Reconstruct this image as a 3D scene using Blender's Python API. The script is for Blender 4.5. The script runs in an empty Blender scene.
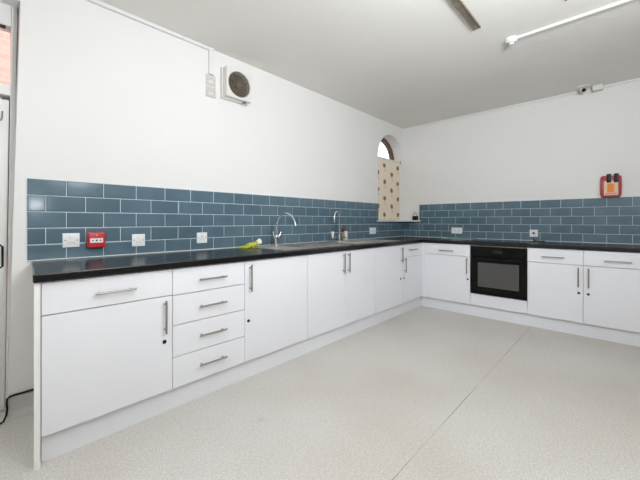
import bpy, bmesh, math, random
from mathutils import Vector, Matrix
random.seed(7)
sc = bpy.context.scene
COL = sc.collection
PI = math.pi

# ------------------------------------------------------------------ camera
cam = bpy.data.cameras.new('camera')
cam.sensor_width = 36.0
cam.lens = 324.565 / 640 * 36.0
cam.shift_y = -18.73 / 640
cam.clip_start = 0.02
co = bpy.data.objects.new('camera', cam); COL.objects.link(co)
co.location = (-4.7233, -2.601, 1.1403)
co.rotation_euler = (PI / 2, 0, 0.7552 - PI / 2)
sc.camera = co

# ------------------------------------------------------------------ world, light, exposure
W = bpy.data.worlds.new('sky'); sc.world = W; W.use_nodes = True
bg = W.node_tree.nodes['Background']
bg.inputs[0].default_value = (0.93, 0.95, 1.0, 1); bg.inputs[1].default_value = 2.5

def area(name, loc, direction, sx, sy, power, color=(1, 1, 1)):
    l = bpy.data.lights.new(name, 'AREA'); l.shape = 'RECTANGLE'; l.size = sx; l.size_y = sy
    l.energy = power; l.color = color
    o = bpy.data.objects.new(name, l); COL.objects.link(o); o.location = loc
    o.rotation_euler = Vector(direction).to_track_quat('-Z', 'Z').to_euler()
    return o
# added fill lamps out of view: one by the front window, one overhead
area('front_fill_light', (-3.0, -3.63, 2.20), (0, 1, 0), 1.8, .5, 5, (0.98, 0.99, 1.0))
area('overhead_fill_light', (-5.3, -1.9, 2.58), (0, 0, -1), .25, 1.2, 18, (0.92, 0.95, 1.0))
# unseen soft fill added for a bounced flash; small flash beside the camera
area('soft_fill_light', (-3.8, -3.15, 1.98), (.40, .55, .62), .5, .45, 74, (0.895, 0.94, 1.0))
area('camera_flash', (-4.19, -2.95, 1.354), (.35, .9, .1), .06, .03, 1.5, (0.95, 0.975, 1.0))
sc.view_settings.view_transform = 'Standard'
sc.view_settings.look = 'None'
sc.view_settings.gamma = 1
sc.view_settings.use_curve_mapping = False
sc.view_settings.exposure = 0.24

# ------------------------------------------------------------------ materials
def mat(name, color, rough=0.5, metal=0.0, spec=0.5, noise=None, bump=None, island=0.0, coat=0.0, trans=0.0, alpha=1.0, emit=None):
    m = bpy.data.materials.new(name); m.use_nodes = True
    nt = m.node_tree; b = nt.nodes['Principled BSDF']
    b.inputs['Base Color'].default_value = (*color, 1)
    b.inputs['Roughness'].default_value = rough
    b.inputs['Metallic'].default_value = metal
    b.inputs['Specular IOR Level'].default_value = spec
    b.inputs['Coat Weight'].default_value = coat
    b.inputs['Transmission Weight'].default_value = trans
    b.inputs['Alpha'].default_value = alpha
    if emit:
        b.inputs['Emission Color'].default_value = (*emit[0], 1); b.inputs['Emission Strength'].default_value = emit[1]
    last = None
    if noise:                                   # (scale, colour2, low, high)
        tc = nt.nodes.new('ShaderNodeTexCoord'); n = nt.nodes.new('ShaderNodeTexNoise')
        n.inputs['Scale'].default_value = noise[0]; n.inputs['Detail'].default_value = 4
        r = nt.nodes.new('ShaderNodeValToRGB')
        r.color_ramp.elements[0].position = noise[2]; r.color_ramp.elements[0].color = (*color, 1)
        r.color_ramp.elements[1].position = noise[3]; r.color_ramp.elements[1].color = (*noise[1], 1)
        nt.links.new(tc.outputs['Object'], n.inputs['Vector']); nt.links.new(n.outputs[0], r.inputs[0])
        nt.links.new(r.outputs[0], b.inputs['Base Color']); last = r.outputs[0]
    if island:
        g = nt.nodes.new('ShaderNodeNewGeometry'); h = nt.nodes.new('ShaderNodeHueSaturation')
        mr = nt.nodes.new('ShaderNodeMapRange'); mr.inputs[3].default_value = 1 - island; mr.inputs[4].default_value = 1 + island
        nt.links.new(g.outputs['Random Per Island'], mr.inputs[0]); nt.links.new(mr.outputs[0], h.inputs['Value'])
        if last: nt.links.new(last, h.inputs['Color'])
        else: h.inputs['Color'].default_value = (*color, 1)
        nt.links.new(h.outputs[0], b.inputs['Base Color'])
    if bump:                                    # (scale, strength)
        tc = nt.nodes.new('ShaderNodeTexCoord'); n = nt.nodes.new('ShaderNodeTexNoise')
        n.inputs['Scale'].default_value = bump[0]; n.inputs['Detail'].default_value = 5
        bp = nt.nodes.new('ShaderNodeBump'); bp.inputs['Strength'].default_value = bump[1]; bp.inputs['Distance'].default_value = 0.01
        nt.links.new(tc.outputs['Object'], n.inputs['Vector']); nt.links.new(n.outputs[0], bp.inputs['Height'])
        nt.links.new(bp.outputs[0], b.inputs['Normal'])
    return m

M = {}
M['plaster'] = mat('white_wall_paint', (0.80, 0.79, 0.77), 0.75, noise=(1.3, (0.785, 0.77, 0.745), .35, .75), bump=(7, .06))
M['ceiling'] = mat('ceiling_paint', (0.82, 0.80, 0.755), 0.85, noise=(1.1, (0.79, 0.765, 0.715), .35, .75), bump=(9, .07))
M['tile'] = mat('blue_grey_glazed_tile', (0.108, 0.174, 0.216), 0.13, spec=0.5, noise=(6, (0.090, 0.150, 0.190), .3, .7), island=0.09)
M['grout'] = mat('pale_grout', (0.60, 0.67, 0.72), 0.8)
M['caulk'] = mat('white_sealant', (0.75, 0.78, 0.78), 0.5)
M['door'] = mat('white_laminate', (0.83, 0.84, 0.875), 0.32, noise=(1.2, (0.82, 0.83, 0.865), .4, .7))
M['carcass'] = mat('carcass_board', (0.72, 0.73, 0.74), 0.5)
M['panel'] = mat('end_panel_white', (0.86, 0.86, 0.84), 0.4)
M['worktop'] = mat('black_worktop_laminate', (0.006, 0.006, 0.007), 0.24, spec=0.42, noise=(260, (0.018, 0.018, 0.022), .55, .78))
M['steel'] = mat('brushed_steel', (0.37, 0.35, 0.33), 0.36, 1.0)
M['chrome'] = mat('chrome', (0.80, 0.80, 0.81), 0.1, 1.0)
M['sink'] = mat('sink_steel', (0.60, 0.57, 0.54), 0.42, 1.0, bump=(60, .02))
M['black'] = mat('black_plastic', (0.010, 0.010, 0.010), 0.4, spec=0.2)
M['darkgap'] = mat('lock_dark', (0.03, 0.028, 0.026), 0.45, 0.5)
M['ovenglass'] = mat('black_oven_glass', (0.004, 0.004, 0.004), 0.15, spec=0.16)
M['ovenwindow'] = mat('smoked_oven_window', (0.065, 0.063, 0.060), 0.18, spec=0.6, coat=0.3)
M['hobglass'] = mat('black_hob_glass', (0.008, 0.008, 0.01), 0.08)
M['zone'] = mat('hob_zone_print', (0.10, 0.10, 0.10), 0.25)
M['white'] = mat('white_plastic', (0.82, 0.82, 0.82), 0.35)
M['cream'] = mat('aged_white_plastic', (0.73, 0.71, 0.665), 0.4)
M['slot'] = mat('slot_dark', (0.05, 0.05, 0.05), 0.6)
M['screw'] = mat('screw_metal', (0.28, 0.27, 0.27), 0.4, 0.8)
M['red'] = mat('red_plastic', (0.55, 0.012, 0.02), 0.3)
M['darkred'] = mat('deep_red_plastic', (0.36, 0.010, 0.022), 0.35)
M['label'] = mat('cream_label', (0.80, 0.55, 0.38), 0.6)
M['orange'] = mat('orange_print', (0.80, 0.26, 0.03), 0.6)
M['yellow'] = mat('yellow_rubber', (0.52, 0.52, 0.07), 0.5, noise=(25, (0.40, 0.42, 0.06), .4, .7))
M['palecloth'] = mat('pale_cuff', (0.80, 0.78, 0.66), 0.7)
M['glass'] = mat('clear_glass', (1, 1, 1), 0.02, trans=1.0)
M['greenglass'] = mat('pale_green_glass', (0.35, 0.55, 0.47), 0.15, spec=0.6)
M['timber'] = mat('brown_window_timber', (0.15, 0.085, 0.05), 0.5, noise=(18, (0.10, 0.055, 0.03), .4, .7))
M['whiteframe'] = mat('white_gloss_paint', (0.77, 0.765, 0.745), 0.3)
M['fabric'] = mat('cream_blind_fabric', (0.86, 0.76, 0.62), 0.85, noise=(45, (0.82, 0.71, 0.57), .45, .7))
M['motif'] = mat('brown_flower_print', (0.22, 0.13, 0.09), 0.9)
M['motif2'] = mat('dusky_flower_print', (0.46, 0.31, 0.22), 0.9)
M['sill'] = mat('sill_paint', (0.72, 0.71, 0.69), 0.4)
M['fan'] = mat('fan_grille_brown', (0.09, 0.068, 0.05), 0.5)
M['fan2'] = mat('fan_grille_dark', (0.20, 0.155, 0.115), 0.5)
M['channel'] = mat('tarnished_metal', (0.17, 0.145, 0.11), 0.7, 0.1, noise=(20, (0.23, 0.20, 0.155), .4, .7))
M['coving'] = mat('grey_vinyl_skirting', (0.60, 0.585, 0.55), 0.5, noise=(5, (0.52, 0.50, 0.47), .4, .7))
M['soapbrown'] = mat('brown_red_cap', (0.16, 0.035, 0.02), 0.4)
M['soap'] = mat('cream_soap_bottle', (0.60, 0.56, 0.42), 0.4)
M['absorber_brown'] = mat('light_absorbing_brown', (0.26, 0.225, 0.165), 0.8, noise=(1.3, (0.23, 0.20, 0.145), .35, .75))  # dark tone added to soak up light and dim the right side
M['agedplate'] = mat('yellowed_switch_plate', (0.60, 0.57, 0.53), 0.45)
M['ground'] = mat('outside_ground', (0.35, 0.34, 0.32), 0.9)
M['clearplastic'] = mat('clear_plastic', (0.75, 0.76, 0.76), 0.15, alpha=0.55)

def floor_material():
    m = bpy.data.materials.new('speckled_vinyl_floor'); m.use_nodes = True
    nt = m.node_tree; N = nt.nodes; L = nt.links; b = N['Principled BSDF']
    b.inputs['Roughness'].default_value = 0.42; b.inputs['Specular IOR Level'].default_value = 0.35
    tc = N.new('ShaderNodeTexCoord')
    def noise(scale, detail=3):
        n = N.new('ShaderNodeTexNoise'); n.inputs['Scale'].default_value = scale; n.inputs['Detail'].default_value = detail
        L.new(tc.outputs['Object'], n.inputs['Vector']); return n.outputs[0]
    def ramp(v, p0, c0, p1, c1):
        r = N.new('ShaderNodeValToRGB'); e = r.color_ramp.elements
        e[0].position = p0; e[0].color = (*c0, 1); e[1].position = p1; e[1].color = (*c1, 1); L.new(v, r.inputs[0]); return r.outputs[0]
    def mix(kind, f, a, c):
        x = N.new('ShaderNodeMix'); x.data_type = 'RGBA'; x.blend_type = kind
        if isinstance(f, float): x.inputs[0].default_value = f
        else: L.new(f, x.inputs[0])
        L.new(a, x.inputs[6])
        if isinstance(c, tuple): x.inputs[7].default_value = (*c, 1)
        else: L.new(c, x.inputs[7])
        return x.outputs[2]
    base = ramp(noise(0.9, 5), .35, (0.63, 0.595, 0.545), .65, (0.70, 0.69, 0.66))
    speck = ramp(noise(170, 2), .38, (0.80, 0.79, 0.78), .62, (1.10, 1.10, 1.10))
    speck2 = ramp(noise(55, 3), .40, (0.965, 0.96, 0.955), .60, (1.02, 1.02, 1.02))
    c = mix('MULTIPLY', 1.0, mix('MULTIPLY', 1.0, base, speck), speck2)
    spots = ramp(noise(9, 2), .70, (0, 0, 0), .76, (1, 1, 1))
    c = mix('MIX', mixf(N, L, spots, .22), c, (0.34, 0.29, 0.22))
    # welded joint between two rolls of vinyl, dirty in places
    sep = N.new('ShaderNodeSeparateXYZ'); L.new(tc.outputs['Object'], sep.inputs[0])
    def math_(op, a, v):
        q = N.new('ShaderNodeMath'); q.operation = op; L.new(a, q.inputs[0])
        if isinstance(v, (int, float)): q.inputs[1].default_value = v
        else: L.new(v, q.inputs[1])
        return q.outputs[0]
    d = math_('ABSOLUTE', math_('ADD', sep.outputs[1], 1.852), 0)
    line = math_('LESS_THAN', d, 0.0022)
    n2 = ramp(noise(4.5, 3), .36, (0.12, 0.12, 0.12), .58, (0.85, 0.85, 0.85))
    c = mix('MIX', math_('MULTIPLY', line, n2), c, (0.16, 0.14, 0.12))
    L.new(c, b.inputs['Base Color'])
    return m
def mixf(N, L, sock, k):
    q = N.new('ShaderNodeMath'); q.operation = 'MULTIPLY'; L.new(sock, q.inputs[0]); q.inputs[1].default_value = k; return q.outputs[0]
M['floor'] = floor_material()

def brick_material():
    m = bpy.data.materials.new('red_brickwork'); m.use_nodes = True
    nt = m.node_tree; b = nt.nodes['Principled BSDF']; b.inputs['Roughness'].default_value = 0.9
    tc = nt.nodes.new('ShaderNodeTexCoord'); mp = nt.nodes.new('ShaderNodeMapping'); mp.inputs['Rotation'].default_value = (PI / 2, 0, 0)
    br = nt.nodes.new('ShaderNodeTexBrick'); br.inputs['Scale'].default_value = 1.0
    br.inputs['Brick Width'].default_value = 0.225; br.inputs['Row Height'].default_value = 0.075; br.inputs['Mortar Size'].default_value = 0.008
    br.inputs['Color1'].default_value = (0.72, 0.38, 0.31, 1); br.inputs['Color2'].default_value = (0.62, 0.31, 0.25, 1); br.inputs['Mortar'].default_value = (0.60, 0.40, 0.34, 1)
    nt.links.new(tc.outputs['Object'], mp.inputs[0]); nt.links.new(mp.outputs[0], br.inputs['Vector']); nt.links.new(br.outputs['Color'], b.inputs['Base Color'])
    return m
M['brick'] = brick_material()

# ------------------------------------------------------------------ mesh helpers (world coordinates)
class B:
    """collects shapes in world coordinates; mapping fmap lets one builder serve both cabinet runs"""
    def __init__(s, fmap=None): s.bm = bmesh.new(); s.f = fmap or (lambda p: p); s.mi = 0
    def v(s, p): return s.bm.verts.new(s.f(p))
    def face(s, vs):
        f = s.bm.faces.new(vs); f.material_index = s.mi; return f
    def box(s, x0, x1, y0, y1, z0, z1, bev=0.0, seg=1):
        vs = [s.v((x, y, z)) for x in (x0, x1) for y in (y0, y1) for z in (z0, z1)]
        fs = [s.face([vs[i] for i in q]) for q in ((0, 1, 3, 2), (4, 6, 7, 5), (0, 4, 5, 1), (2, 3, 7, 6), (0, 2, 6, 4), (1, 5, 7, 3))]
        if bev:
            es = list({e for f in fs for e in f.edges})
            r = bmesh.ops.bevel(s.bm, geom=es, offset=bev, segments=seg, profile=0.6, affect='EDGES')
            for f in r['faces']: f.material_index = s.mi
        return s
    def prism(s, pts, axis, a0, a1, bev=0.0):
        """pts: 2D outline; axis the extrusion axis ('x','y','z')"""
        def mk(p, a):
            if axis == 'y': return (p[0], a, p[1])
            if axis == 'x': return (a, p[0], p[1])
            return (p[0], p[1], a)
        r0 = [s.v(mk(p, a0)) for p in pts]; r1 = [s.v(mk(p, a1)) for p in pts]
        fs = [s.face(r0), s.face(r1[::-1])]
        n = len(pts)
        for i in range(n): fs.append(s.face([r0[i], r1[i], r1[(i + 1) % n], r0[(i + 1) % n]]))
        if bev:
            es = list(fs[0].edges) + list(fs[1].edges)
            r = bmesh.ops.bevel(s.bm, geom=es, offset=bev, segments=2, profile=0.6, affect='EDGES')
            for f in r['faces']: f.material_index = s.mi
        return s
    def tube(s, pts, r, n=12, cap=True):
        pts = [Vector(p) for p in pts]; rings = []
        rr = r if isinstance(r, (list, tuple)) else [r] * len(pts)
        up = None
        for i, p in enumerate(pts):
            a = pts[max(i - 1, 0)]; c = pts[min(i + 1, len(pts) - 1)]; t = (c - a).normalized()
            if up is None: up = t.orthogonal().normalized()
            up = (up - t * up.dot(t)).normalized(); w = t.cross(up)
            rings.append([s.v(tuple(p + rr[i] * (math.cos(2 * PI * k / n) * up + math.sin(2 * PI * k / n) * w))) for k in range(n)])
        for i in range(len(rings) - 1):
            for k in range(n): s.face([rings[i][k], rings[i][(k + 1) % n], rings[i + 1][(k + 1) % n], rings[i + 1][k]])
        if cap: s.face(rings[0][::-1]); s.face(rings[-1])
        return s
    def lathe(s, prof, c, axis='z', n=24):
        """prof: (radius, height) list revolved about axis through c"""
        rings = []
        for r, h in prof:
            ring = []
            for k in range(n):
                a = 2 * PI * k / n; u, w = r * math.cos(a), r * math.sin(a)
                p = (c[0] + u, c[1] + w, c[2] + h) if axis == 'z' else ((c[0] + u, c[1] + h, c[2] + w) if axis == 'y' else (c[0] + h, c[1] + u, c[2] + w))
                ring.append(s.v(p))
            rings.append(ring)
        for i in range(len(rings) - 1):
            for k in range(n): s.face([rings[i][k], rings[i][(k + 1) % n], rings[i + 1][(k + 1) % n], rings[i + 1][k]])
        s.face(rings[0][::-1]); s.face(rings[-1])
        return s
    def ring(s, c, r0, r1, a0, a1, axis='y', n=32):
        """flat annulus plate: radii r0<r1, between a0 and a1 along axis"""
        def mk(r, t, a):
            u, w = r * math.cos(t), r * math.sin(t)
            return (c[0] + u, a, c[2] + w) if axis == 'y' else ((c[0] + u, c[1] + w, a) if axis == 'z' else (a, c[1] + u, c[2] + w))
        R = [[s.v(mk(r, 2 * PI * k / n, a)) for k in range(n)] for r, a in ((r0, a0), (r1, a0), (r1, a1), (r0, a1))]
        for j in range(4):
            for k in range(n): s.face([R[j][k], R[j][(k + 1) % n], R[(j + 1) % 4][(k + 1) % n], R[(j + 1) % 4][k]])
        return s
    def build(s, name, m, parent=None, smooth=False, **props):
        bmesh.ops.recalc_face_normals(s.bm, faces=s.bm.faces)
        me = bpy.data.meshes.new(name)
        off = Vector(parent['_o']) if parent is not None else None
        if off is None:
            vs = s.bm.verts
            lo = Vector([min(v.co[i] for v in vs) for i in range(3)]); hi = Vector([max(v.co[i] for v in vs) for i in range(3)])
            off = Vector(((lo.x + hi.x) / 2, (lo.y + hi.y) / 2, lo.z))
        if parent is None and props.get('origin0'): off = Vector((0, 0, 0))
        for v in s.bm.verts: v.co -= off
        s.bm.to_mesh(me); s.bm.free()
        for x in (m if isinstance(m, (list, tuple)) else [m]): me.materials.append(x)
        if smooth:
            for p in me.polygons: p.use_smooth = True
            try: me.set_sharp_from_angle(angle=math.radians(40))
            except Exception: pass
        o = bpy.data.objects.new(name, me); COL.objects.link(o)
        if parent is not None: o.parent = parent
        else: o.location = off
        o['_o'] = tuple(off)
        return o

def tag(o, label, cat, group=None, kind=None):
    o['label'] = label; o['category'] = cat
    if group: o['group'] = group
    if kind: o['kind'] = kind
    return o
def thing(name, loc, label, cat, group=None):
    o = bpy.data.objects.new(name, None); COL.objects.link(o); o.location = loc; o['_o'] = tuple(loc)
    o.empty_display_size = 0.05
    return tag(o, label, cat, group)
def struct(o): o['kind'] = 'structure'; return o
MA = lambda p: (p[0], -p[1], p[2])          # run A: (along x, depth from wall, z)
MB = lambda p: (-p[1], -p[0], p[2])         # run B: (distance from corner, depth, z)

# ------------------------------------------------------------------ room shell
XB, YR, H = -6.4, -3.7, 2.626
b = B(); b.box(XB - .2, 0.3, YR - .2, 0.3, -0.12, 0); struct(b.build('floor', M['floor'], origin0=True))
b = B(); b.box(XB - .2, 0.3, YR - .2, 0.3, H, H + .15); struct(b.build('ceiling', M['ceiling'], origin0=True))
WX0, WX1, WSP, WSL = -0.74, 0.0, 2.084, 1.135     # arched window opening
cxw, rw = (WX0 + WX1) / 2, (WX1 - WX0) / 2
b = B()
b.prism([(-4.598, 0), (WX0, 0), (WX0, H), (-4.536, H)], 'y', 0, .26)                # main stretch, its left arris leans
b.box(WX0, WX1, 0, .26, 0, WSL)
arc = [(cxw + rw * math.cos(PI * k / 32), WSP + rw * math.sin(PI * k / 32)) for k in range(33)]
for i in range(32):
    (xa, za), (xb, zb) = arc[i + 1], arc[i]
    b.prism([(xa, za), (xb, zb), (xb, H), (xa, H)], 'y', 0, .26)
b.box(0, .3, 0, .26, 0, H)
b.prism([(-5.60, 2.44), (-4.5402, 2.44), (-4.536, H), (-5.60, H)], 'y', 0, .26)
b.box(XB - .2, -5.60, 0, .26, 0, H)
bmesh.ops.remove_doubles(b.bm, verts=b.bm.verts, dist=1e-5)
struct(b.build('wall_left', M['plaster'], origin0=True))
b = B(); b.box(0, .3, YR - .2, 0, 0, H); struct(b.build('wall_right', M['plaster'], origin0=True))
b = B()                                                # back wall
b.box(XB - .2, XB, YR, 0, 0, H)
struct(b.build('wall_back', M['plaster'], origin0=True))
b = B()
b.box(XB, 0, YR - .2, YR, 0, 1.92); b.box(XB, 0, YR - .2, YR, 2.48, H); b.box(XB, -3.95, YR - .2, YR, 1.92, 2.48); b.box(-2.05, 0, YR - .2, YR, 1.92, 2.48)
struct(b.build('wall_front', M['absorber_brown'], origin0=True))  # unseen wall, kept dark to cut bounce light on the right
# unseen high window added in the front wall around the fill lamp
def plain_window(name, axis, a0, a1, at, out, zb=.8, zt=2.3):
    b = B()
    def bx(u0, u1, z0, z1, d=.05):
        lo, hi = sorted((at, at + out * d))
        if axis == 'x': b.box(lo, hi, u0, u1, z0, z1)
        else: b.box(u0, u1, lo, hi, z0, z1)
    bx(a0, a0 + .06, zb, zt); bx(a1 - .06, a1, zb, zt); bx(a0, a1, zb, zb + .07); bx(a0, a1, zt - .06, zt)
    m = (a0 + a1) / 2; bx(m - .03, m + .03, zb, zt)
    w = struct(b.build(name, M['whiteframe']))
    g = B(); lo, hi = sorted((at + out * .02, at + out * .026))
    if axis == 'x': g.box(lo, hi, a0 + .06, a1 - .06, zb + .07, zt - .06)
    else: g.box(a0 + .06, a1 - .06, lo, hi, zb + .07, zt - .06)
    g.build('pane', M['glass'], w)
plain_window('added_window_2', 'y', -3.95, -2.05, YR - .02, -1, 1.92, 2.48)

# slightly proud plastered strip between the window corner and the right tiles
b = B(); b.box(-.010, 0, -.272, 0, 1.156, H); struct(b.build('trim_1', M['plaster']))
# coved vinyl skirting left of the cabinets
b = B(); b.prism([(0, 0), (-.05, 0), (-.018, .012), (-.006, .04), (-.004, .118), (0, .122)], 'x', -4.597, -4.470)
struct(b.build('baseboard_left', M['coving']))

# ------------------------------------------------------------------ door in the left wall, with fanlight
YD = 0.12
b = B()
b.prism([(-4.600, 0), (-4.578, 0), (-4.548, 2.44), (-4.572, 2.44)], 'y', YD - .02, YD + .08)
b.box(-5.60, -5.56, YD - .02, YD + .08, 0, 2.44)
b.box(-5.56, -4.575, YD - .02, YD + .08, 2.315, 2.44)
b.box(-5.56, -4.578, YD - .03, YD + .08, 1.895, 1.955)
b.box(-4.64, -4.60, YD + .047, YD + .078, 0, 1.90)
b.prism([(-4.61, 0.9), (-4.590, 0.9), (-4.578, 1.90), (-4.61, 1.90)], 'y', YD + .047, YD + .078)
df = struct(b.build('door_1', M['whiteframe']))
b = B(); b.box(-5.56, -4.574, YD + .03, YD + .036, 1.955, 2.315); b.build('fanlight_pane', M['glass'], df)
b = B(); b.prism([(-5.55, .01), (-4.603, .01), (-4.5825, 1.872), (-5.55, 1.872)], 'y', YD, YD + .045); leaf = b.build('door_leaf', M['whiteframe'], df)
b = B(); b.box(-5.56, -4.597, YD - .012, YD + .03, 2.312, 2.322); b.build('fanlight_seal', M['black'], df)
b = B()                                                       # squared pull handle
hp = [(-4.70, .052, 1.0), (-4.622, .052, 1.0), (-4.614, .052, .992), (-4.614, .052, .878), (-4.622, .052, .87), (-4.70, .052, .87)]
b.tube([(-4.70, YD, 1.0)] + hp + [(-4.70, YD, .87)], .006, 8)
b.build('door_handle', M['black'], leaf, True)
b = B(); b.tube([(-4.612, YD - .004, 1.80), (-4.612, YD - .012, 1.77), (-4.616, YD - .02, 1.745), (-4.626, YD - .02, 1.735), (-4.636, YD - .018, 1.745)], .004, 8)
b.build('door_hook', M['steel'], leaf, True)

# outside, seen through the fanlight and past it
b = B(); b.box(-9, -3.3, 2.4, 2.6, -.1, 4.6); struct(b.build('wall_outside', M['brick'], origin0=True))
b = B(); b.box(-12, 12, .3, 14, -.14, -.1); struct(b.build('floor_outside', M['ground'], origin0=True))

# ------------------------------------------------------------------ arched window, sill, blind
b = B()
n = 32; ro, ri = rw, rw - .055
y0, y1 = .165, .225
outer = [(cxw + ro * math.cos(PI * k / n), WSP + ro * math.sin(PI * k / n)) for k in range(n + 1)]
inner = [(cxw + ri * math.cos(PI * k / n), WSP + ri * math.sin(PI * k / n)) for k in range(n + 1)]
for i in range(n):
    b.prism([outer[i], outer[i + 1], inner[i + 1], inner[i]], 'y', y0, y1)
b.box(WX0, WX0 + .055, y0, y1, WSL, WSP); b.box(WX1 - .055, WX1, y0, y1, WSL, WSP)
b.box(WX0 + .055, WX1 - .055, y0, y1, WSL, WSL + .07)
bmesh.ops.remove_doubles(b.bm, verts=b.bm.verts, dist=1e-5)
wf = struct(b.build('window_1', M['timber']))
b = B(); b.prism([(p[0], p[1]) for p in inner] + [(WX0 + .055, WSL + .07), (WX1 - .055, WSL + .07)], 'y', .192, .197); b.build('pane', M['glass'], wf)
b = B(); b.prism([(WX0, .16), (0, .16), (0, -.298), (-.03, -.298), (-.30, -.05), (-.79, -.035), (-.79, -.0), (WX0, 0)], 'z', 1.136, 1.157, .003)
sill = b.build('window_sill', M['sill']); tag(sill, 'painted window sill that widens into a corner shelf under the arched window', 'window sill')

bl = thing('roller_blind', (cxw, .055, 1.16), 'cream roller blind printed with brown flowers, hanging in the arched window', 'blind')
FX0, FX1, FZ0, FZ1 = WX0 + .015, -.008, 1.172, 2.075
b = B()
b.box(FX0, FX1, .055, .057, FZ0, FZ1)
def blob(cx, cz, sx, sz, y, mi, seed):
    rnd = random.Random(seed); b.mi = mi
    pts = []
    nn = 14
    for k in range(nn):
        a = 2 * PI * k / nn; r = 0.72 + .38 * rnd.random()
        pts.append((cx + sx * r * math.cos(a), cz + sz * r * math.sin(a)))
    b.face([b.v((p[0], y, p[1])) for p in pts])
    b.mi = 0
k = 0
cols = [-.655, -.475, -.27, -.085]
for ci, cx_ in enumerate(cols):
    z = 1.985 if ci % 2 == 1 else 1.865
    while z > 1.2:
        k += 1; cx2 = cx_ + random.uniform(-.008, .008)
        blob(cx2, z, .046, .042, .0545, 2, k); blob(cx2 + .008, z - .004, .030, .030, .0542, 1, k + 50)
        blob(cx2 - .016, z + .020, .016, .012, .0540, 1, k + 90)
        blob(cx2 + .004, z - .060, .008, .016, .0544, 2, k + 150); blob(cx2 + .018, z - .085, .012, .012, .0543, 2, k + 200)
        z -= .248
b.build('fabric', [M['fabric'], M['motif'], M['motif2']], bl)
b = B(); b.tube([(FX0, .062, 2.088), (FX1, .062, 2.088)], .014, 14); b.build('roller', M['cream'], bl, True)
b = B(); b.box(FX0, FX1, .050, .060, 1.160, 1.174, .002); b.build('bottom_bar', M['fabric'], bl)
for x in (FX0 - .006, FX1): b = B(); b.box(x, x + .006, .042, .085, 2.062, 2.112); b.build('bracket', M['screw'], bl)

# little bottle on the sill
t = thing('soap_bottle', (-.055, -.232, 1.157), 'small bottle with black base and clear top on the corner end of the window sill', 'bottle')
b = B(); b.box(-.089, -.021, -.266, -.198, 1.157, 1.222, .008, 3); b.build('base', M['black'], t, True)
b = B(); b.lathe([(.034, 0), (.034, .020), (.028, .038), (.015, .048), (.013, .054)], (-.055, -.232, 1.2215)); b.build('shoulder', M['clearplastic'], t, True)
b = B(); b.lathe([(.018, 0), (.018, .018), (.010, .022), (.010, .034), (.005, .036)], (-.055, -.232, 1.2755)); b.build('cap', M['cream'], t, True)

# ------------------------------------------------------------------ tiled splashbacks
TP, RH, Z0 = 0.2027, 0.0996, 0.900
def splash(fmap, u0, u1, off, holes_u, hole_z, name, label):
    """u measured along wall, off = position of a joint in odd rows; tiles in holes_u are cut at hole_z"""
    t = B(fmap); g = B(fmap); gp = .0023
    def tile(a, c, z0, z1):
        if c - a < .012 or z1 - z0 < .012: return
        a += gp; c -= gp; z0 += gp; z1 -= gp
        d0, d1 = .004, .0095; e = .005
        e = min(e, (c - a) / 3, (z1 - z0) / 3)
        lo = [t.v(p) for p in ((a, d0, z0), (c, d0, z0), (c, d0, z1), (a, d0, z1))]
        md = [t.v(p) for p in ((a, d1 - .0016, z0), (c, d1 - .0016, z0), (c, d1 - .0016, z1), (a, d1 - .0016, z1))]
        hi = [t.v(p) for p in ((a + e, d1, z0 + e), (c - e, d1, z0 + e), (c - e, d1, z1 - e), (a + e, d1, z1 - e))]
        for r0, r1 in ((lo, md), (md, hi)):
            for i in range(4): t.face([r0[i], r0[(i + 1) % 4], r1[(i + 1) % 4], r1[i]])
        t.face(hi); t.face(lo[::-1])
    for r in range(5):
        z0, z1 = Z0 + r * RH, Z0 + (r + 1) * RH
        o = off if r % 2 == 0 else off + TP / 2
        k0 = math.floor((u0 - o) / TP)
        a = o + k0 * TP
        while a < u1:
            c = a + TP; s0, s1 = max(a, u0), min(c, u1); a = c
            if s1 <= s0: continue
            h0, h1 = holes_u
            parts = []
            if s0 < h0: parts.append((s0, min(s1, h0), z1))
            if s1 > h1: parts.append((max(s0, h1), s1, z1))
            if s0 < h1 and s1 > h0: parts.append((max(s0, h0), min(s1, h1), min(z1, hole_z)))
            for p in parts: tile(p[0], p[1], z0, p[2])
    h0, h1 = holes_u
    top = Z0 + 5 * RH
    for p0, p1, zt in ((u0, h0, top), (h0, h1, hole_z), (h1, u1, top)):
        if p1 - p0 > .001: g.box(p0, p1, .0005, .0062, Z0, zt)
    root = thing(name, fmap(((u0 + u1) / 2, 0, Z0)), label, 'tiles')
    t.build('tiles', M['tile'], root); g.build('grout', M['grout'], root)
    s = B(fmap); s.tube([(u0, .008, Z0 + .003), (u1, .008, Z0 + .003)], .004, 6); s.build('sealant', M['caulk'], root)
    return root
splash(MA, -4.513, -.0095, -4.325, (-.740, -.0095), 1.1355, 'tiled_splashback', 'blue-grey brick tile splashback behind the long run with the sinks')
splash(MB, .0000, 3.0, 2.0463, (0.0, .274), 1.1355, 'tiled_splashback', 'darker blue-grey brick tile splashback behind the oven and hob')

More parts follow.
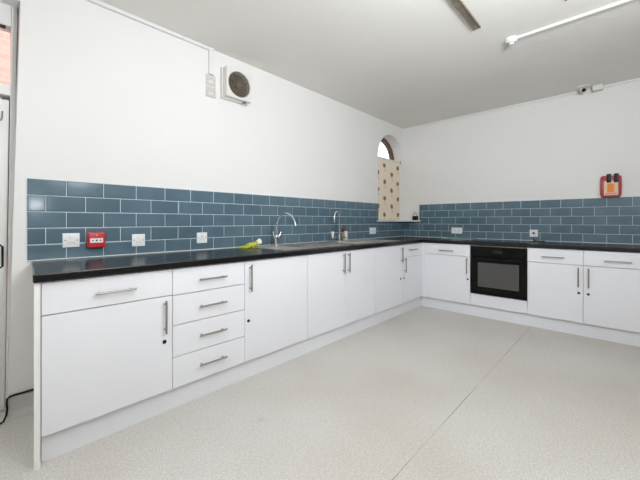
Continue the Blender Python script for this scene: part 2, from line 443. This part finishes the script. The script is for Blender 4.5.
# ------------------------------------------------------------------ worktop (one L, with bowl cut-outs)
SINKS = [(-2.99, -2.10, -2.70, -2.30), (-2.02, -1.12, -1.71, -1.31)]   # x0,x1,bowl x0,bowl x1
BY0, BY1 = -.50, -.17
b = B()
xs = sorted({-4.545, -.645, -.0} | {v for s_ in SINKS for v in s_[2:]})
ys = [0, BY1, BY0, -.648, -2.93]
WT0, WT1 = .858, .8985
cells = set()
for i in range(len(xs) - 1):
    for j in range(len(ys) - 1):
        xm, ym = (xs[i] + xs[i + 1]) / 2, (ys[j] + ys[j + 1]) / 2
        inside = (ym > -.648) or (xm > -.645)
        if any(s_[2] < xm < s_[3] and BY0 < ym < BY1 for s_ in SINKS): inside = False
        if inside: cells.add((i, j))
vt = {}
def gv(i, j, top):
    k = (i, j, top)
    if k not in vt:
        x = xs[i]
        if i == 0: x = -4.490 + (-.055) * (-ys[j] / .648)       # the cut end runs slightly askew
        vt[k] = b.v((x, ys[j], WT1 if top else WT0))
    return vt[k]
for (i, j) in cells:
    b.face([gv(i, j, 1), gv(i + 1, j, 1), gv(i + 1, j + 1, 1), gv(i, j + 1, 1)])
    b.face([gv(i, j, 0), gv(i, j + 1, 0), gv(i + 1, j + 1, 0), gv(i + 1, j, 0)])
    for (di, dj, p, q) in ((-1, 0, (i, j), (i, j + 1)), (1, 0, (i + 1, j), (i + 1, j + 1)), (0, -1, (i, j), (i + 1, j)), (0, 1, (i, j + 1), (i + 1, j + 1))):
        if (i + di, j + dj) not in cells: b.face([gv(*p, 1), gv(*q, 1), gv(*q, 0), gv(*p, 0)])
wt = b.build('worktop', M['worktop'], origin0=True)
md = wt.modifiers.new('edge', 'BEVEL'); md.width = .006; md.segments = 2; md.limit_method = 'ANGLE'
tag(wt, 'long black L-shaped laminate worktop over all the white cabinets', 'worktop')

# ------------------------------------------------------------------ cabinets
CT, CB, FD = .8575, .131, .6256
def bar_handle(fmap, u, z, horiz, length, parent, lab=None):
    b = B(fmap); d = FD + .030; h = length / 2
    if horiz:
        b.tube([(u - h, d, z), (u + h, d, z)], .006, 10)
        for s in (-1, 1): b.tube([(u + s * (h - .022), FD - .001, z), (u + s * (h - .022), d, z)], .0045, 8)
    else:
        b.tube([(u, d, z - h), (u, d, z + h)], .006, 10)
        for s in (-1, 1): b.tube([(u, FD - .001, z + s * (h - .022)), (u, d, z + s * (h - .022))], .0045, 8)
    return b.build('handle', M['steel'], parent, True)
def lock(fmap, u, z, parent):
    b = B(fmap); n = 16
    p = fmap((u, 0, z))
    ax = 'y' if fmap is MA else 'x'
    q = B(); q.lathe([(.011, -FD - .004), (.0115, -FD - .002), (.0115, -FD + .004)], (p[0], 0, z) if ax == 'y' else (0, p[1], z), ax, 16)
    return q.build('lock', M['darkgap'], parent, True)
def carcass(fmap, u0, u1, root, z0=CB, zt=CT):
    b = B(fmap); t = .017; e = .0008
    b.box(u0 + e, u0 + t, .012, .596, z0, zt); b.box(u1 - t, u1 - e, .012, .596, z0, zt)
    b.box(u0 + t, u1 - t, .012, .596, z0, z0 + t); b.box(u0 + t, u1 - t, .012, .020, z0 + t, zt)
    b.box(u0 + t, u1 - t, .560, .596, zt - .017, zt)
    return b.build('carcass', M['carcass'], root)
def front(fmap, u0, u1, z0, z1, name, root):
    b = B(fmap); g = .0016; h = .0023
    b.box(u0 + g, u1 - g, .607, FD, z0 + h, z1 - h, .0012)
    return b.build(name, M['door'], root)
def unit(fmap, u0, u1, label, spec, group, c0=None):
    root = thing('base_cabinet', fmap(((u0 + u1) / 2, .3, CB)), label, 'cabinet', group)
    carcass(fmap, c0 or u0, u1, root)
    for s in spec:
        f = front(fmap, s[1], s[2], s[3], s[4], s[0], root)
        for h in s[5:]:
            if h[0] == 'h': bar_handle(fmap, h[1], h[2], True, h[3], f)
            if h[0] == 'v': bar_handle(fmap, h[1], h[2], False, h[3], f)
            if h[0] == 'l': lock(fmap, h[1], h[2], f)
    return root
GA, GB = 'white base cabinets along the sink wall', 'white base cabinets along the oven wall'
DZ, BZ = .698, .133       # drawer line, door bottom
unit(MA, -4.514, -3.914, 'white cabinet nearest the left end, one wide drawer over a single door', [
    ('drawer', -4.514, -3.914, DZ, .856, ('h', -4.213, .772, .190)),
    ('door', -4.514, -3.914, BZ, DZ, ('v', -3.960, .580, .192), ('l', -3.960, .431))], GA, -4.449)
unit(MA, -3.914, -3.407, 'white cabinet with a stack of four drawers', [
    ('drawer', -3.914, -3.407, a, c, ('h', -3.660, z, .190)) for a, c, z in ((.694, .856, .772), (.512, .694, .602), (.322, .512, .418), (BZ, .322, .232))], GA)
unit(MA, -3.407, -2.781, 'white single-door cabinet right of the four drawers, with lock', [
    ('door', -3.407, -2.781, BZ, .856, ('v', -3.367, .733, .192), ('l', -3.376, .424))], GA)
unit(MA, -2.781, -1.754, 'white double-door cabinet with paired upright handles under the sinks', [
    ('door', -2.781, -2.267, BZ, .856, ('v', -2.304, .740, .192)),
    ('door', -2.267, -1.754, BZ, .856, ('v', -2.230, .740, .192))], GA)
unit(MA, -1.754, -1.150, 'white full-height single-door cabinet below the double socket beside the window', [
    ('door', -1.754, -1.150, BZ, .856, ('v', -1.200, .735, .185), ('l', -1.205, .447))], GA)
unit(MA, -1.150, -.660, 'narrow white drawer-and-door cabinet at the inner corner, sink side', [
    ('drawer', -1.150, -.660, .700, .856, ('h', -.915, .783, .185)),
    ('door', -1.150, -.660, BZ, .700, ('v', -1.120, .604, .180), ('l', -1.124, .445))], GA)
unit(MB, .660, 1.235, 'white drawer-and-door cabinet between the inner corner and the oven', [
    ('drawer', .660, 1.235, .712, .856, ('h', .950, .771, .180)),
    ('door', .660, 1.235, BZ, .712, ('v', 1.203, .600, .192), ('l', 1.206, .437))], GB)
unit(MB, 1.827, 2.298, 'white drawer-and-door cabinet directly right of the oven', [
    ('drawer', 1.827, 2.298, .705, .856, ('h', 2.056, .770, .188)),
    ('door', 1.827, 2.298, BZ, .705, ('v', 2.262, .587, .190), ('l', 2.264, .429))], GB)
unit(MB, 2.298, 2.90, 'white drawer-and-door cabinet cut by the right edge of the view, under the red box', [
    ('drawer', 2.298, 2.90, .705, .856, ('h', 2.549, .765, .191)),
    ('door', 2.298, 2.90, BZ, .705, ('v', 2.340, .586, .188), ('l', 2.337, .427))], GB)
# corner post
b = B(); b.prism([(-.6595, -.607), (-.6595, -FD), (-.6262, -FD), (-.6262, -.6595), (-.607, -.6595), (-.607, -.607)], 'z', .131, .8575, 0)
tag(b.build('corner_post', M['door']), 'narrow white corner post where the two cabinet runs meet', 'corner post')
# end panels
b = B(); b.prism([(-4.540, -.634), (-4.5165, -.634), (-4.450, -.010), (-4.4665, -.010)], 'z', 0, .8575)
tag(b.build('end_panel', M['panel']), 'white end panel closing the left end of the cabinets, down to the floor', 'panel')
b = B(); b.box(-.634, -.004, -2.925, -2.902, 0, .8575, .001)
tag(b.build('end_panel', M['panel']), 'white end panel closing the oven run beyond the right edge', 'panel')
# plinths
b = B(); b.box(-4.509, -.576, -.592, -.576, 0, .1295)
tag(b.build('plinth', M['door']), 'long white plinth board below the sink-side cabinets', 'plinth')
b = B(); b.box(-.592, -.576, -2.901, -.5925, 0, .1295)
tag(b.build('plinth', M['door']), 'white plinth board below the oven-side cabinets', 'plinth')

# oven housing and oven
oh = thing('oven_housing', (-.3, -1.531, CB), 'white housing around the black oven, with blank panel below it', 'cabinet', GB)
b = B(MB); b.box(1.2358, 1.250, .012, .605, CB, CT); b.box(1.812, 1.8262, .012, .605, CB, CT); b.box(1.250, 1.812, .012, .605, CB, CB + .017); b.box(1.250, 1.812, .02, .600, .255, .272)
b.build('carcass', M['carcass'], oh)
front(MB, 1.235, 1.827, BZ, .276, 'lower_panel', oh)
ov = thing('built_in_oven', (-.3, -1.531, .2725), 'black built-in electric oven with grey glass door window', 'oven')
b = B(MB); b.box(1.253, 1.809, .06, .606, .2725, .838); b.build('body', M['black'], ov)
b = B(MB); b.box(1.239, 1.823, .607, .630, .727, .843, .002); cp = b.build('control_panel', M['ovenglass'], ov)
b = B(MB); b.box(1.48, 1.58, .6302, .6306, .770, .800); b.build('display', M['hobglass'], cp)
b = B(MB); b.box(1.239, 1.823, .607, .636, .279, .723, .003); od = b.build('oven_door', M['ovenglass'], ov)
b = B(MB); b.box(1.325, 1.750, .6362, .6372, .370, .655); b.build('door_window', M['ovenwindow'], od)
b = B(MB)
b.tube([(1.29, .655, .700), (1.77, .655, .700)], .006, 10)
for u in (1.31, 1.75): b.tube([(u, .635, .700), (u, .655, .700)], .005, 8)
b.build('door_handle', M['black'], od, True)
b = B(MB); b.box(1.239, 1.823, .607, .632, .8445, .851); b.build('trim_strip', M['steel'], ov)

# ------------------------------------------------------------------ hob
hb = thing('ceramic_hob', (-.325, -1.53, .8985), 'flat black glass hob set in the worktop above the oven', 'hob')
b = B(MB); b.box(1.245, 1.815, .07, .585, .8987, .9035, .0015); hg = b.build('glass_top', M['hobglass'], hb)
for (u, d, r) in ((1.40, .20, .09), (1.40, .45, .072), (1.66, .20, .072), (1.66, .45, .09)):
    p = MB((u, d, 0)); b = B(); b.ring((p[0], p[1], 0), r - .003, r, .9036, .9040, 'z', 36); b.build('cooking_zone', M['zone'], hb)

# ------------------------------------------------------------------ sinks and taps
def sink(x0, x1, b0, b1, label):
    root = thing('inset_sink', ((x0 + x1) / 2, -.335, .899), label, 'sink')
    zt, zr = .9025, .8988
    ya, yb = -.085, -.575
    b = B()
    X = [x0, b0, b1, x1]; Y = [ya, BY1, BY0, yb]
    for i in range(3):
        for j in range(3):
            if i == 1 and j == 1: continue
            b.box(X[i], X[i + 1], Y[j + 1], Y[j], zr, zt)
    bmesh.ops.remove_doubles(b.bm, verts=b.bm.verts, dist=1e-6)
    rim = b.build('rim', M['sink'], root)
    b = B()                                            # bowl, open shell
    e = .004; d = .755; t = .0012
    b.box(b0 + e, b0 + e + t, BY0 + e, BY1 - e, d, zt - .0005); b.box(b1 - e - t, b1 - e, BY0 + e, BY1 - e, d, zt - .0005)
    b.box(b0 + e, b1 - e, BY0 + e, BY0 + e + t, d, zt - .0005); b.box(b0 + e, b1 - e, BY1 - e - t, BY1 - e, d, zt - .0005)
    b.box(b0 + e, b1 - e, BY0 + e, BY1 - e, d - t, d)
    bowl = b.build('bowl', M['sink'], root)
    b = B(); b.lathe([(.040, .0005), (.040, .004), (.030, .003)], ((b0 + b1) / 2, (BY0 + BY1) / 2, d)); b.build('drain', M['chrome'], bowl, True)
    b = B()                                            # drainer ridges
    dx0, dx1 = (x0 + .03, b0 - .05) if (b0 - x0) > (x1 - b1) else (b1 + .05, x1 - .03)
    for k in range(7):
        y = -.19 - k * .05
        b.tube([(dx0, y, zt), (dx1, y, zt)], .0032, 8)
    b.build('drainer', M['sink'], root, True)
    return root
sink(*SINKS[0], 'stainless inset sink under the nearer tall swan-neck tap')
sink(*SINKS[1], 'stainless inset sink under the farther tap, nearer the window')

t = thing('mixer_tap', (-2.722, -.135, .9025), 'nearer tall chrome swan-neck tap with V-shaped levers', 'tap')
b = B(); b.lathe([(.026, 0), (.026, .006), (.019, .012), (.019, .09), (.016, .105), (.011, .11)], (-2.722, -.135, .9027)); b.build('body', M['chrome'], t, True)
pts = [(-2.722, -.135, 1.01), (-2.722, -.135, 1.05)]
R = .137
for k in range(0, 17):
    a = PI - (PI * .94) * k / 16
    pts.append((-2.720, -.135 - R - R * math.cos(a), 1.083 + .130 * math.sin(a)))
pts.append((-2.720, pts[-1][1] - .001, pts[-1][2] - .012))
b = B(); b.tube(pts, .0088, 12); b.build('spout', M['chrome'], t, True)
for s, nm in ((-1, 'lever'), (1, 'lever')):
    b = B(); b.tube([(-2.722, -.135, .972), (-2.722 + s * .022, -.138, .985), (-2.722 + s * .040, -.142, 1.01), (-2.722 + s * .052, -.150, 1.045)], [.013, .012, .009, .007], 10); b.build(nm, M['chrome'], t, True)

t = thing('mixer_tap', (-1.775, -.14, .9025), 'farther tall steel tap with two white lever handles', 'tap')
X2, Y2 = -1.775, -.14
b = B(); b.lathe([(.030, 0), (.028, .008), (.017, .015), (.016, .06), (.013, .085), (.010, .09)], (X2, Y2, .9027)); b.build('body', M['steel'], t, True)
pts = [(X2, Y2, .98), (X2, Y2, 1.10), (X2, Y2, 1.17)]
dx, dy = -1.0, -.22
for k in range(1, 15):
    a = PI * 1.03 * k / 14
    d = .062 * (1 - math.cos(a)); pts.append((X2 + dx * d, Y2 + dy * d, 1.17 + .082 * math.sin(a)))
pts.append((pts[-1][0], pts[-1][1], 1.125))
b = B(); b.tube(pts, .0105, 12); b.build('spout', M['chrome'], t, True)
b = B(); b.tube([(X2 - .125, Y2, .945), (X2, Y2, .955), (X2 + .125, Y2, .945)], .0085, 10); b.build('crossbar', M['steel'], t, True)
for s in (-1, 1):
    b = B(); b.lathe([(.009, 0), (.011, .012), (.019, .060), (.020, .068), (.014, .072)], (X2 + s * .120, Y2, .950), 'z', 16); b.build('lever_handle', M['white'], t, True)

t = thing('washing_up_bottle', (-1.575, -.058, .8985), 'cream soap bottle with brown-red cap behind the farther tap', 'bottle')
b = B(); b.lathe([(.036, 0), (.040, .006), (.040, .088), (.030, .105), (.018, .112)], (-1.575, -.058, .8987)); b.build('body', M['soap'], t, True)
b = B(); b.lathe([(.022, 0), (.034, .010), (.034, .040), (.018, .052), (.012, .058)], (-1.575, -.058, 1.010)); b.build('cap', M['soapbrown'], t, True)

# yellow rubber glove lying by the sink
t = thing('rubber_glove', (-3.00, -.10, .8985), 'limp yellow rubber glove with pale cuff beside the nearer sink', 'glove')
b = B()
def strand(pts, rs, flat=.45):
    n0 = len(b.bm.verts); b.tube(pts, rs, 12); b.bm.verts.ensure_lookup_table()
strand([(-3.16, -.125, .913), (-3.09, -.10, .917), (-3.02, -.085, .925), (-2.955, -.075, .935)], [.022, .030, .028, .022])
strand([(-3.13, -.135, .911), (-3.18, -.165, .908), (-3.215, -.18, .9075)], [.014, .011, .008])
strand([(-3.14, -.12, .911), (-3.20, -.135, .908), (-3.24, -.145, .9072)], [.014, .011, .008])
strand([(-3.14, -.105, .911), (-3.20, -.105, .908), (-3.245, -.11, .9072)], [.014, .011, .008])
strand([(-3.13, -.09, .911), (-3.18, -.075, .908), (-3.215, -.065, .9072)], [.013, .010, .008])
strand([(-3.05, -.11, .913), (-3.09, -.16, .909), (-3.12, -.19, .9075)], [.014, .012, .008])
def glove_fit(b):
    for v in b.bm.verts:
        v.co.x = -2.905 + (v.co.x + 2.905) * .74 + .035
        v.co.z = max(.8990, .8988 + (v.co.z - .8988) * .95)
glove_fit(b)
b.build('hand', M['yellow'], t, True)
b = B(); b.tube([(-2.962, -.076, .934), (-2.935, -.072, .945), (-2.905, -.070, .952)], [.021, .026, .031], 14); glove_fit(b); b.build('cuff', M['palecloth'], t, True)

# glass chopping board on the oven-side worktop
b = B(); b.box(-.26, -.03, -1.13, -.74, .8987, .9055, .0015)
tag(b.build('chopping_board', M['greenglass']), 'pale green glass chopping board lying left of the hob', 'chopping board')

# ------------------------------------------------------------------ electrical plates
def plate(fmap, u, z, w, h, name, label, cat, kind, group=None, d0=.0097, m='white'):
    root = thing(name, fmap((u, d0, z - h / 2)), label, cat, group)
    b = B(fmap); b.box(u - w / 2, u + w / 2, d0, d0 + .009, z - h / 2, z + h / 2, .0018, 2); b.build('faceplate', M[m], root, True)
    f = d0 + .009
    def screws(us, mm='screw', r=.0035):
        for s in us:
            b = B(fmap); b.box(s - r, s + r, f - .0005, f + .0008, z - r, z + r, .001); b.build('screw', M[mm], root)
    def socket(c):
        b = B(fmap); b.box(c - .004, c + .004, f + .0001, f + .0006, z + .006, z + .016)
        b.box(c - .016, c - .009, f + .0001, f + .0006, z - .012, z - .007); b.box(c + .009, c + .016, f + .0001, f + .0006, z - .012, z - .007); b.build('pin_slots', M['slot'], root)
        b = B(fmap); b.box(c - .006, c + .006, f - .001, f + .003, z + .022, z + .038, .001); b.build('rocker_switch', M[m], root)
    if kind == 'double': screws((u - .060, u + .060), 'cream'); socket(u - .033); socket(u + .033)
    if kind == 'single': screws((u - .030, u + .030)); socket(u)
    if kind == 'spur':
        screws((u - .030, u + .030))
        b = B(fmap); b.box(u - .020, u + .020, f + .0002, f + .0025, z - .022, z - .004, .001); b.build('fuse_holder', M['cream'], root)
        b = B(fmap); b.box(u - .010, u + .010, f - .001, f + .004, z + .008, z + .030, .0015); b.build('rocker_switch', M[m], root)
    if kind == 'isolator':
        b = B(fmap); b.box(u - .008, u + .008, f - .001, f + .004, z - .012, z + .014, .001); b.build('rocker_switch', M['black'], root)
        b = B(fmap); b.box(u - .017, u + .017, f + .0001, f + .0012, z - .004, z + .004); b.build('marking', M['slot'], root)
        b = B(fmap); b.box(u + .012, u + .022, f + .0001, f + .0012, z - .034, z - .026); b.build('indicator', M['screw'], root)
    return root
plate(MA, -4.302, 1.019, .088, .090, 'fused_switch', 'white square switch plate on the tiles left of the red call point', 'switch', 'spur')
plate(MA, -3.907, 1.003, .086, .088, 'fused_switch', 'white square switch plate on the tiles right of the red call point', 'switch', 'spur')
plate(MA, -3.420, 1.002, .088, .088, 'wall_socket', 'white single socket on the tiles above the four-drawer cabinet', 'socket', 'single')
plate(MA, -.895, 1.006, .150, .090, 'wall_socket', 'white double socket on the tiles just left of the window sill', 'socket', 'double')
plate(MB, .848, 1.008, .148, .084, 'wall_socket', 'white double socket on the tiles between window sill and oven', 'socket', 'double')
plate(MB, 1.779, .993, .086, .088, 'cooker_switch', 'white square switch with dark centre rocker, above the hob', 'switch', 'isolator')
plate(MA, -3.335, 2.353, .088, .088, 'fused_switch', 'white switch plate under the trunking by the fan, upper of two', 'switch', 'spur', d0=.0002, m='agedplate')
plate(MA, -3.335, 2.251, .088, .088, 'fused_switch', 'white switch plate left of the fan, lower of two', 'switch', 'spur', d0=.0002, m='agedplate')
b = B(); b.tube([(-.013, -1.775, .948), (-.016, -1.776, .925), (-.030, -1.782, .908), (-.05, -1.80, .9035), (-.075, -1.85, .9035), (-.06, -1.90, .9035)], .004, 8)
tag(b.build('power_cable', M['black'], smooth=True), 'short black cable on the worktop below the cooker switch', 'cable')

# fire alarm call point
t = thing('fire_call_point', (-4.171, -.0097, .967), 'small red fire alarm call point on the tiles above the left drawer', 'fire alarm')
b = B(MA); b.box(-4.220, -4.122, .0097, .052, .966, 1.066, .008, 3); b.build('housing', M['red'], t, True)
b = B(MA); b.box(-4.208, -4.136, .0521, .0528, .999, 1.028); lb = b.build('label_window', M['white'], t)
b = B(MA)
def poly(bb, pts, d): bb.face([bb.v((p[0], d, p[1])) for p in pts])
b.prism([(-4.198, 1.0075), (-4.198, 1.0195), (-4.186, 1.0135)], 'y', .0529, .0533); b.prism([(-4.146, 1.0075), (-4.146, 1.0195), (-4.158, 1.0135)], 'y', .0529, .0533)
b.prism([(-4.172 + .006 * math.cos(a * PI / 6), 1.0135 + .006 * math.sin(a * PI / 6)) for a in range(12)], 'y', .0529, .0533)
b.build('press_symbol', M['slot'], lb)
b = B(MA); b.prism([(-4.171 + .006 * math.cos(a * PI / 6), 1.047 + .005 * math.sin(a * PI / 6)) for a in range(12)], 'y', .0520, .0530); b.build('indicator', M['orange'], t)

# fire blanket box on the right wall
t = thing('fire_blanket_box', (0, -2.486, 1.402), 'red fire blanket box with cream and orange label above the right tiles', 'fire blanket')
b = B(MB)
prof = [(-.072, 1.402), (.072, 1.402), (.084, 1.425), (.089, 1.52), (.084, 1.615), (.072, 1.632), (-.072, 1.632), (-.084, 1.615), (-.089, 1.52), (-.084, 1.425)]
b.prism([(2.486 + p[0], p[1]) for p in prof], 'y', .001, .050, .006); b.build('case', M['darkred'], t, True)
b = B(MB); b.box(2.430, 2.545, .0502, .0508, 1.420, 1.575); lb = b.build('label_sheet', M['label'], t)
b = B(MB); b.box(2.457, 2.512, .0509, .0513, 1.452, 1.545); b.build('picture', M['orange'], lb)
b = B(MB)
for z in (1.430, 1.440): b.box(2.440, 2.536, .0509, .0513, z, z + .004)
b.build('text_lines', M['darkred'], lb)
b = B(MB); b.box(2.452, 2.490, .0509, .062, 1.556, 1.650, .004, 2); b.build('pull_tab', M['black'], t, True)
b = B(MB); b.box(2.510, 2.548, .0509, .062, 1.556, 1.650, .004, 2); b.build('pull_tab', M['black'], t, True)

# ------------------------------------------------------------------ extractor fan and trunking
FCX, FCZ = -3.106, 2.360
t = thing('extractor_fan', (FCX, 0, 2.23), 'square off-white extractor fan with round brown grille high on the wall', 'fan')
b = B(); b.box(-3.243, -2.969, -.030, -.0005, 2.224, 2.496, .006, 2); b.build('back_plate', M['cream'], t, True)
b = B()                                             # front shell: square with a round hole
n = 40; r = .112; hw = .128
sq = []
for k in range(n):
    a = 2 * PI * k / n; c, s_ = math.cos(a), math.sin(a); m_ = max(abs(c), abs(s_)); sq.append((FCX + hw * c / m_, FCZ + hw * s_ / m_))
ci = [(FCX + r * math.cos(2 * PI * k / n), FCZ + r * math.sin(2 * PI * k / n)) for k in range(n)]
yf, yb = -.092, -.030
A0 = [b.v((p[0], yf, p[1])) for p in sq]; A1 = [b.v((p[0], yf, p[1])) for p in ci]; A2 = [b.v((p[0], yb, p[1])) for p in sq]; A3 = [b.v((p[0], yb, p[1])) for p in ci]
for k in range(n):
    j = (k + 1) % n
    b.face([A0[k], A0[j], A1[j], A1[k]]); b.face([A0[k], A2[k], A2[j], A0[j]]); b.face([A1[k], A1[j], A3[j], A3[k]]); b.face([A2[k], A3[k], A3[j], A2[j]])
b.build('housing', M['cream'], t)
b = B()
for k in range(1, 6): b.ring((FCX, 0, FCZ), k * .020 - .0022, k * .020 + .0022, -.090, -.086, 'y', 32)
for k in range(8):
    a = PI * k / 8; c, s_ = math.cos(a), math.sin(a)
    b.tube([(FCX - .1115 * c, -.087, FCZ - .1115 * s_), (FCX + .1115 * c, -.087, FCZ + .1115 * s_)], .0016, 6)
b.build('grille', M['fan2'], t)
b = B()
for k in range(6):
    a = 2 * PI * k / 6
    q = []
    for rr, da in ((.02, -.12), (.10, -.05), (.104, .55), (.02, .45)): q.append((rr, a + da))
    vs = [b.v((FCX + rr * math.cos(t_), -.050 - (.012 if i > 1 else 0), FCZ + rr * math.sin(t_))) for i, (rr, t_) in enumerate(q)]
    v2 = [b.v((FCX + rr * math.cos(t_), -.047 - (.012 if i > 1 else 0), FCZ + rr * math.sin(t_))) for i, (rr, t_) in enumerate(q)]
    b.face(vs); b.face(v2[::-1])
    for i in range(4): b.face([vs[i], vs[(i + 1) % 4], v2[(i + 1) % 4], v2[i]])
b.lathe([(.026, -.066), (.026, -.045)], (FCX, 0, FCZ), 'y', 20)
b.build('blades', M['fan'], t)
b = B(); b.lathe([(.111, -.034), (.111, -.0305)], (FCX, 0, FCZ), 'y', 40); b.build('duct', M['fan'], t)
b = B(); b.box(-3.05, -3.02, -.070, -.050, 2.216, 2.2315, .001); b.build('pull_switch', M['screw'], t)

def conduit(name, label, *bx):
    b = B()
    for q in bx: b.box(*q, .0015)
    return tag(b.build(name, M['whiteframe']), label, 'trunking')
conduit('cable_trunking', 'white trunking running along the top of the left wall and down to the fan switches', (-6.39, -3.312, -.025, -.0005, 2.600, 2.6255), (-3.358, -3.312, -.022, -.0005, 2.3985, 2.600))
conduit('cable_trunking', 'thin white trunking along the top of the right wall by the security camera', (-.020, -.0005, -2.205, -.30, 2.602, 2.6255), (-.020, -.0005, -3.69, -2.425, 2.602, 2.6255))
conduit('cable_trunking', 'straight white trunking across the ceiling from the small round sensor', (-1.742, -1.716, -3.69, -1.972, 2.6085, 2.6255))

# ceiling sensor
t = thing('ceiling_sensor', (-1.729, -1.925, 2.59), 'small white round sensor on the ceiling at the end of the trunking', 'sensor')
b = B(); b.lathe([(.046, -.0005), (.046, -.016), (.036, -.024), (.034, -.026)], (-1.729, -1.925, H)); b.build('base', M['white'], t, True)
b = B(); b.lathe([(.028, -.026), (.028, -.034), (.022, -.036), (.022, -.044), (.012, -.048)], (-1.729, -1.925, H)); hd = b.build('detector_head', M['white'], t, True)
b = B(); b.ring((-1.729, -1.925, 0), .0225, .0285, H - .0365, H - .0345, 'z', 20); b.build('vent_ring', M['screw'], hd)

# tarnished channel on the ceiling
t = thing('ceiling_channel', (-2.56, -1.775, 2.60), 'tarnished brown metal channel fixed to the white ceiling', 'bracket')
b = B(); b.box(-3.30, -2.09, -1.797, -1.753, 2.6115, 2.6255); b.box(-3.30, -2.09, -1.800, -1.797, 2.607, 2.6225); b.box(-3.30, -2.09, -1.753, -1.750, 2.607, 2.6225)
b.build('channel', M['channel'], t)
b = B(); b.lathe([(.009, 0), (.009, -.004), (.005, -.007)], (-2.118, -1.775, 2.6113), 'z', 12); b.build('screw', M['chrome'], t, True)

b = B(); b.tube([(-2.03, -2.31, 2.6255), (-2.03, -2.31, 2.612), (-2.045, -2.315, 2.600), (-2.065, -2.325, 2.602), (-2.075, -2.33, 2.612)], .004, 8)
tag(b.build('ceiling_hook', M['darkgap'], smooth=True), 'small dark hook in the ceiling near the top edge of the view', 'hook')

# security camera and its box
t = thing('security_camera', (-.130, -2.262, 2.54), 'small white security camera with dark lens at the top of the right wall', 'camera')
b = B(); b.lathe([(.066, -.001), (.066, -.012), (.056, -.018)], (-.130, -2.262, H), 'z', 28); b.build('base', M['cream'], t, True)
b = B()
R = .034; cc = Vector((-.130, -2.262, H - .034)); b.lathe([(.010, -.034), (.022, -.026), (.031, -.014), (.034, 0), (.031, .010), (.026, .014)], tuple(cc), 'z', 24); dm = b.build('ball', M['cream'], t, True)
dirv = Vector((-.86, -.20, -.45)).normalized(); b = B(); b.tube([tuple(cc + dirv * .024), tuple(cc + dirv * .0385)], .019, 20); b.build('lens', M['black'], dm, True)
b = B(); b.box(-.095, -.022, -2.425, -2.336, 2.570, 2.6255, .006, 2)
jb = b.build('junction_box', M['cream'], smooth=True); tag(jb, 'small white box beside the security camera at the ceiling edge', 'junction box')

# cable by the door
b = B(); b.tube([(-4.470, -.0075, .129), (-4.50, -.0075, .1285), (-4.53, -.0075, .128), (-4.565, -.0075, .128), (-4.585, -.010, .127), (-4.598, -.016, .120), (-4.600, -.024, .100),
    (-4.598, -.030, .070), (-4.602, -.036, .035), (-4.614, -.045, .010), (-4.64, -.06, .0065), (-4.70, -.07, .006), (-4.82, -.05, .006), (-4.95, -.03, .006)], .0055, 8)
tag(b.build('power_cable', M['black'], smooth=True), 'thin black cable on top of the grey skirting at far left, looping to the floor', 'cable')
for o in bpy.data.objects:
    if '_o' in o: del o['_o']
